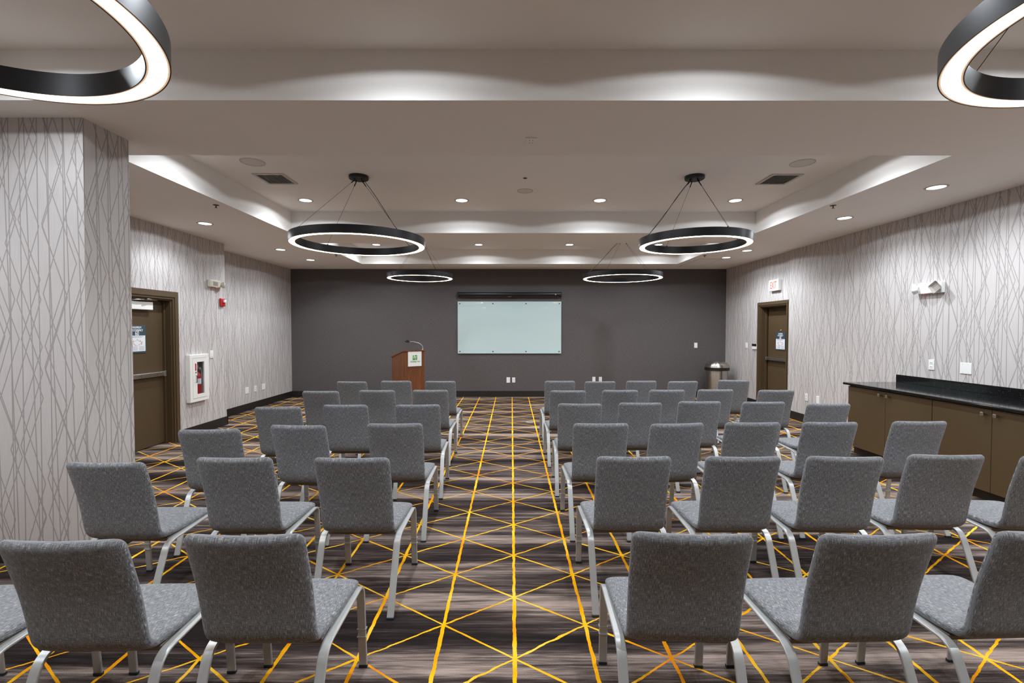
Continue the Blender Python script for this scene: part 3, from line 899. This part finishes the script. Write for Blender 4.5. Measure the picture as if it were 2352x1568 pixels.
MB().lathe([(0.040, 0.0), (0.044, 0.01), (0.044, 0.30), (0.036, 0.335), (0.018, 0.355), (0.016, 0.37)], 28).build('cylinder', M['red'], fe, smooth=40)
MB().box(-0.02, 0.02, -0.02, 0.02, 0.37, 0.41, 0.003).build('valve', M['slot'], fe)
MB().tube([(0.02, 0, 0.395), (0.07, 0, 0.42), (0.085, 0, 0.36), (0.082, 0, 0.22)], 0.009).build('hose', M['white'], fe, smooth=True)
MB().box(-0.012, 0.07, -0.006, 0.006, 0.425, 0.435).build('handle', M['steelgrey'], fe)
MB().lathe([(0.0445, 0.19), (0.0445, 0.27)], 28, cap0=False, cap1=False).build('paper_label', M['sheet'], fe, smooth=True)

# ---------------------------------------------------------------- lectern and microphone
A = R(39)
LW, LD = 0.452, 0.485
fl = Vector((-2.035, 8.752))
cl = fl + Vector((math.cos(A), math.sin(A)))*0.235 + Vector((-math.sin(A), math.cos(A)))*0.255
lec = empty('lectern', (cl.x, cl.y, 0), A, 'reddish wooden lectern with white logo sign on its front', 'lectern')
HF, HB = 1.128, 1.005
for s_ in (-1, 1):
    xa, xb = sorted((s_*LW/2, s_*(LW/2-0.02)))
    MB().poly_prism([(-LD/2, 0.0), (LD/2, 0.0), (LD/2, HB), (-LD/2, HF)], xa, xb, 'x').build('side_panel', M['wood'], lec)
MB().box(-LW/2+0.02, LW/2-0.02, -LD/2+0.004, -LD/2+0.024, 0.0, HF-0.006).build('front_panel', M['wood'], lec)
MB().box(-LW/2+0.02, LW/2-0.02, -LD/2+0.024, LD/2-0.03, 0.55, 0.57).build('shelf', M['wood'], lec)
MB().poly_prism([(-LD/2-0.018, HF+0.004), (LD/2+0.018, HB-0.005), (LD/2+0.018, HB+0.017), (-LD/2-0.018, HF+0.026)], -LW/2-0.015, LW/2+0.015, 'x').build('reading_top', M['wood'], lec)
sg = MB().box(-0.125, 0.158, -LD/2-0.010, -LD/2+0.004, 0.845, 1.128, 0.002).build('sign_plate', M['white'], lec)
sg['label'] = 'white sign plate with green emblem'
yf = -LD/2-0.010
ex, ez, es = 0.016, 1.012, 0.046      # emblem centre and half size
MB().box(ex-es, ex+es, yf-0.002, yf, ez-es, ez+es).build('emblem', M['green_d'], sg)
MB().poly_prism([(ex-es, ez-es*0.2), (ex-es*0.15, ez+es*0.1), (ex+es*0.05, ez+es), (ex-es, ez+es)], yf-0.0026, yf-0.002, 'y').build('emblem_light_half', M['green_l'], sg)
mb = MB()
for pl in ([(-0.62, -0.62), (-0.38, -0.62), (-0.02, 0.98), (-0.26, 0.98)], [(0.12, -0.86), (0.36, -0.86), (0.62, 0.62), (0.38, 0.62)],
           [(-0.38, 0.02), (0.34, 0.20), (0.36, 0.40), (-0.32, 0.22)], [(0.36, 0.62), (0.86, 0.62), (0.86, 0.46), (0.36, 0.46)]):
    mb.poly_prism([(ex+a*es, ez+b_*es) for a, b_ in pl], yf-0.0034, yf-0.0026, 'y')
mb.build('emblem_letter', M['letter'], sg)
text_mesh('lettering', 'Holiday Inn', 0.044, M['green_d'], sg, (ex+0.002, yf-0.0004, 0.936), (R(90), 0, 0), shear=0.35, bold=0.0008)

dA = Vector((math.cos(A), math.sin(A), 0)); dB = Vector((-math.sin(A), math.cos(A), 0))
mic_base = Vector((cl.x, cl.y, 0)) + dA*0.205 - dB*0.215
mic = empty('gooseneck_microphone', (mic_base.x, mic_base.y, 1.1505), A, 'thin silver gooseneck microphone on the lectern top corner', 'microphone')
MB().lathe([(0.020, 0.0), (0.020, 0.008), (0.012, 0.014), (0.011, 0.05)], 20).build('mic_base', M['alu'], mic, smooth=40)
pts = []
for i in range(15):
    q = i/14*R(100)
    pts.append((-0.205*(1-math.cos(q))*0.95, 0.10*(1-math.cos(q)), 0.045 + 0.115*math.sin(q)))
MB().tube(pts, 0.0055, 8).build('gooseneck', M['alu'], mic, smooth=True)
e_ = Vector(pts[-1])
mb = MB().tube([e_, e_ + Vector((-0.02, 0.012, -0.002)), e_ + Vector((-0.045, 0.022, 0.010)), e_ + Vector((-0.075, 0.035, 0.024))], [0.008, 0.015, 0.017, 0.010], 10)
mb.tube([e_ + Vector((-0.005, 0.0, 0.0)), e_ + Vector((-0.02, 0.01, 0.03)), e_ + Vector((-0.05, 0.02, 0.04))], [0.010, 0.012, 0.008], 8)
mb.build('mic_clip', M['black'], mic, smooth=True)

# ---------------------------------------------------------------- trash can
r = empty('trash_can', (4.49, 10.20, 0), 0, 'round stainless steel trash can with domed lid in far right corner', 'trash can')
MB().lathe([(0.225, 0.0), (0.228, 0.01), (0.228, 0.715)], 48).build('can_body', M['steel'], r, smooth=40)
MB().lathe([(0.226, 0.0), (0.236, 0.0), (0.236, 0.03), (0.226, 0.03)], 48, closed=True).build('base_ring', M['black'], r, smooth=40)
MB().lathe([(0.229, 0.66), (0.253, 0.66), (0.253, 0.725), (0.229, 0.725)], 48, closed=True).build('lid_band', M['black'], r, smooth=40)
MB().lathe([(0.250, 0.725), (0.246, 0.765), (0.232, 0.80), (0.205, 0.826), (0.165, 0.840), (0.0, 0.848)], 48, cap1=False).build('domed_lid', M['steel'], r, smooth=40)
MB().box(-0.07, 0.07, -0.205, -0.19, 0.79, 0.835, 0.004).build('lid_flap', M['steel'], r)

# ---------------------------------------------------------------- buffet cabinets with granite counter
CF = 4.222        # door face
YC1 = 5.845
def cab_unit(y0, y1, label):
    r_ = empty('base_cabinet', ((CF+XR)/2, (y0+y1)/2, 0), 0, label, 'cabinet', 'brown base cabinets under the black counter')
    sh = lambda m_: shift(m_, r_)
    sh(MB().box(CF+0.021, XR-0.003, y0, y1, 0.105, 0.857)).build('cabinet_body', M['cab'], r_)
    sh(MB().box(CF+0.085, XR-0.003, y0, y1, 0.0, 0.105)).build('toe_kick', M['kick'], r_)
    ym = (y0+y1)/2
    for (a, b_, ky) in ((ym+0.002, y1-0.002, ym+0.055), (y0+0.002, ym-0.002, ym-0.055)):
        d_ = sh(MB().box(CF, CF+0.019, a, b_, 0.107, 0.843, 0.0015, 1)).build('cabinet_door', M['cab'], r_)
        m_ = MB().cyl((CF-0.028, ky, 0.798), (CF, ky, 0.798), 0.007)
        m_.box(CF-0.040, CF-0.026, ky-0.016, ky+0.016, 0.782, 0.814, 0.003)
        sh(m_).build('knob', M['nickel'], d_)
    return r_
cab_unit(4.677, YC1, 'brown base cabinet under the black counter, farther one nearer the door')
cab_unit(3.505, 4.673, 'brown base cabinet under the black counter, nearer one at right edge')
r = empty('countertop', ((4.176+XR)/2, 4.66, 0.858), 0, 'glossy black granite countertop with backsplash on right brown cabinets', 'countertop')
shift(MB().box(4.176, XR, 3.44, 5.885, 0.858, 0.888, 0.010, 3), r).build('counter_slab', M['granite'], r)
shift(MB().box(XR-0.022, XR, 3.44, 5.885, 0.888, 0.982, 0.0015, 1), r).build('backsplash', M['granite'], r)

# ---------------------------------------------------------------- chairs
def sweep_section(mb, stations, nx=14):
    """stations: (center Vector in yz, tangent angle, halfwidth, halfthick, bow, v) -> rounded slab swept along the profile"""
    uvl = mb.bm.loops.layers.uv.verify()
    rings, uvs = [], []
    N = 28
    for (c, tdir, hw, ht, bow, v) in stations:
        nrm = Vector((0, -tdir.z, tdir.y))
        ring, uv = [], []
        for k in range(N):
            a = 2*PI*k/N
            ca, sa = math.cos(a), math.sin(a)
            # wide flat rounded rectangle: distribute points so the edges stay round
            ex_ = 0.34 if hw > 0.08 else 0.6
            x = hw*math.copysign(abs(ca)**ex_, ca) if abs(ca) > 1e-9 else 0.0
            yy = ht*math.copysign(abs(sa)**0.62, sa) if abs(sa) > 1e-9 else 0.0
            off = -bow*(1-(x/0.205)**2)
            p = Vector((x, c.y, c.z)) + nrm*yy + Vector((0, off, 0))
            ring.append(mb.bm.verts.new(p)); uv.append((x, v + (0.9 if sa > 0 else 0.0)))
        rings.append(ring); uvs.append(uv)
    def face(idx):
        f = mb.bm.faces.new([rings[i][k] for i, k in idx])
        for lp, (i, k) in zip(f.loops, idx): lp[uvl].uv = uvs[i][k]
    for i in range(len(rings)-1):
        for k in range(N):
            j = (k+1) % N
            face([(i, k), (i, j), (i+1, j), (i+1, k)])
    n = len(rings)-1
    face([(0, k) for k in reversed(range(N))]); face([(n, k) for k in range(N)])

def catmull(P, n):
    out = []
    for i in range(len(P)-1):
        p0, p1, p2, p3 = P[max(i-1, 0)], P[i], P[i+1], P[min(i+2, len(P)-1)]
        for k in range(n):
            t = k/n
            out.append(0.5*((2*p1) + (p2-p0)*t + (2*p0-5*p1+4*p2-p3)*t*t + (3*p1-p0-3*p2+p3)*t**3))
    out.append(P[-1])
    return out

PROF = [Vector((0, y, z)) for y, z in ((-0.268, 0.867), (-0.236, 0.765), (-0.205, 0.660), (-0.184, 0.562), (-0.172, 0.492), (-0.160, 0.454), (-0.134, 0.429), (-0.095, 0.419), (-0.02, 0.415), (0.08, 0.414), (0.17, 0.415), (0.235, 0.412), (0.270, 0.402))]
path = catmull(PROF, 5)
Lc = [0.0]
for a, b_ in zip(path, path[1:]): Lc.append(Lc[-1] + (b_-a).length)
LT = Lc[-1]
def station(i, split):
    p = path[i]
    t_ = (path[min(i+1, len(path)-1)] - path[max(i-1, 0)]).normalized()
    s_ = Lc[i]
    back = max(0.0, min(1.0, (0.43 - s_)/0.40))
    hw = 0.200 + 0.003*back if s_ < 0.47 else 0.200 + 0.016*min(1, (s_-0.47)/0.34)
    ht = 0.019 + 0.004*min(1.0, s_/0.45)
    bow = 0.030*back
    rc = 0.034
    e = min(s_, LT - s_)
    if e < rc:
        q = math.sqrt(max(0.0, 1-((rc-e)/rc)**2))
        hw = hw - rc*(1-q)*0.95
        ht = ht*max(0.25, math.sqrt(max(0.0, 1-(max(0, 0.020-e)/0.020)**2))) if e < 0.020 else ht
    return (p, t_, hw, ht, bow, s_)
def refine_ends():
    """insert extra stations close to both ends so the corners come out round"""
    global path, Lc
    new, acc = [], []
    def at(s_):
        for i in range(len(Lc)-1):
            if Lc[i+1] >= s_:
                return path[i].lerp(path[i+1], (s_-Lc[i])/max(1e-9, Lc[i+1]-Lc[i]))
        return path[-1]
    ends = [0.0, 0.0012, 0.004, 0.008, 0.013, 0.019, 0.026, 0.034]
    ss = sorted(set([round(x, 5) for x in Lc if 0.036 < x < LT-0.036] + ends + [LT-x for x in ends]))
    P2 = [at(x) for x in ss]
    path = P2; Lc = ss
refine_ends()
isp = min(range(len(Lc)), key=lambda i: abs(Lc[i] - 0.520))

def strap_path():
    """side frame centreline in the yz plane: front foot -> rail -> rear foot, with the two bends"""
    def arc(p0, p1, p2, r_, n=7):
        a = (p0-p1).normalized(); c = (p2-p1).normalized()
        ang = a.angle(c); d = r_/math.tan(ang/2)
        s0, s1 = p1 + a*d, p1 + c*d
        out = []
        for k in range(n+1):
            t = k/n
            out.append((1-t)**2*s0 + 2*t*(1-t)*p1 + t*t*s1)
        return out
    F = Vector((0, 0.292, 0.008)); B = Vector((0, 0.262, 0.405)); C = Vector((0, -0.132, 0.384)); G = Vector((0, -0.292, 0.008))
    fa = arc(F, B, C, 0.055); ra = arc(B, C, G, 0.085)
    return [F] + fa, fa[-1:] + ra[:1], ra + [G]

def strap(mb, pts, x, hw=0.0185, ht=0.006):
    rings = []
    for i, p in enumerate(pts):
        t_ = (pts[min(i+1, len(pts)-1)] - pts[max(i-1, 0)]).normalized()
        nrm = Vector((0, -t_.z, t_.y))
        sec = [(-hw, -ht*0.5), (-hw*0.86, -ht), (hw*0.86, -ht), (hw, -ht*0.5), (hw, ht*0.5), (hw*0.86, ht), (-hw*0.86, ht), (-hw, ht*0.5)]
        xo = math.copysign(0.0170*(p.y + 0.292), x)
        rings.append([mb.bm.verts.new(Vector((x+xo+a, p.y, p.z)) + nrm*b_) for a, b_ in sec])
    for a, b_ in zip(rings, rings[1:]):
        for k in range(8):
            j = (k+1) % 8
            mb.bm.faces.new((a[k], a[j], b_[j], b_[k]))
    mb.bm.faces.new(list(reversed(rings[0]))); mb.bm.faces.new(rings[-1])
    return mb

def make_chair():
    root = empty('conference_chair')
    mb_ = MB(); sweep_section(mb_, [station(i, 0) for i in range(0, isp+1)])
    mb_.build('backrest', M['tweed'], root, smooth=60)
    mb_ = MB(); sweep_section(mb_, [station(i, 1) for i in range(isp, len(path))])
    mb_.build('seat', M['tweed'], root, smooth=60)
    fr, rl, rr = strap_path()
    for s_ in (-1, 1):
        x = s_*0.2080
        mb_ = strap(MB(), fr, x)
        for zz in (0.150, 0.185):
            mb_.box(x+s_*0.0098-0.0205, x+s_*0.0098+0.0205, 0.27, 0.292, zz, zz+0.004)
        lg = mb_.build('leg', M['silver'], root, smooth=35)
        MB().box(x+s_*0.0099-0.0195, x+s_*0.0099+0.0195, 0.284, 0.301, 0.0, 0.014, 0.002, 1).build('foot_glide', M['glide'], lg)
        lg = strap(MB(), rr, x).build('leg', M['silver'], root, smooth=35)
        MB().box(x-0.0195, x+0.0195, -0.300, -0.281, 0.0, 0.014, 0.002, 1).build('foot_glide', M['glide'], lg)
        strap(MB(), rl, x).build('side_rail', M['silver'], root, smooth=35)
    MB().box(-0.192, 0.192, -0.100, 0.215, 0.374, 0.395, 0.004, 1).build('seat_pan', M['pan'], root)
    return root

ROWS = [
 ('R', 'nearest', [(0.625, 1.828, -3.0), (1.229, 1.823, 1.6), (1.845, 1.845, 2)]),
 ('R', 'second nearest', [(0.663, 2.777, 0), (1.252, 2.774, 0), (1.814, 2.774, -2.3), (2.392, 2.811, -1.6), (2.986, 2.783, -2)]),
 ('R', 'third nearest', [(0.654, 3.664, 0), (1.183, 3.661, 6), (1.779, 3.697, 0), (2.359, 3.707, 0), (3.047, 3.738, 0)]),
 ('R', 'fourth nearest', [(0.645, 4.566, -3), (1.204, 4.616, 0), (1.792, 4.698, 0), (2.386, 4.672, 0), (2.919, 4.558, 1)]),
 ('R', 'second farthest', [(0.632, 5.489, 0), (1.226, 5.524, 0), (1.761, 5.541, 0), (2.326, 5.577, 0), (2.991, 5.528, 0)]),
 ('R', 'farthest', [(0.643, 6.461, 0), (1.164, 6.407, 1), (1.725, 6.472, 1), (2.245, 6.427, 5), (3.026, 6.555, -6)]),
 ('L', 'nearest', [(-0.899, 1.821, 0), (-1.475, 1.779, 1), (-2.072, 1.771, 0)]),
 ('L', 'second nearest', [(-0.856, 2.754, 0), (-1.487, 2.76, 0), (-2.099, 2.67, 0)]),
 ('L', 'third nearest', [(-0.855, 3.661, 1), (-1.515, 3.6, -3), (-2.099, 3.462, 5)]),
 ('L', 'fourth nearest', [(-0.867, 4.509, 3), (-1.51, 4.5, 0), (-2.073, 4.382, 2)]),
 ('L', 'second farthest', [(-0.917, 5.533, 0), (-1.515, 5.517, 0), (-2.12, 5.445, 0)]),
 ('L', 'farthest', [(-0.94, 6.443, 0), (-1.535, 6.472, 0), (-2.08, 6.396, -4)]),
]
pos = ['first from the aisle', 'second from the aisle', 'third from the aisle', 'fourth from the aisle', 'fifth from the aisle']
proto = make_chair()
first = True
for side, rown, chairs in ROWS:
    for k, (x, y, a) in enumerate(chairs):
        c = proto if first else copy_tree(proto)
        first = False
        c.location = (x, y, 0); c.rotation_euler = (0, 0, R(a))
        tag(c, 'grey tweed chair, %s in the %s row, %s block' % (pos[k], rown, 'right' if side == 'R' else 'left'),
            'chair', 'grey tweed chairs set in rows')
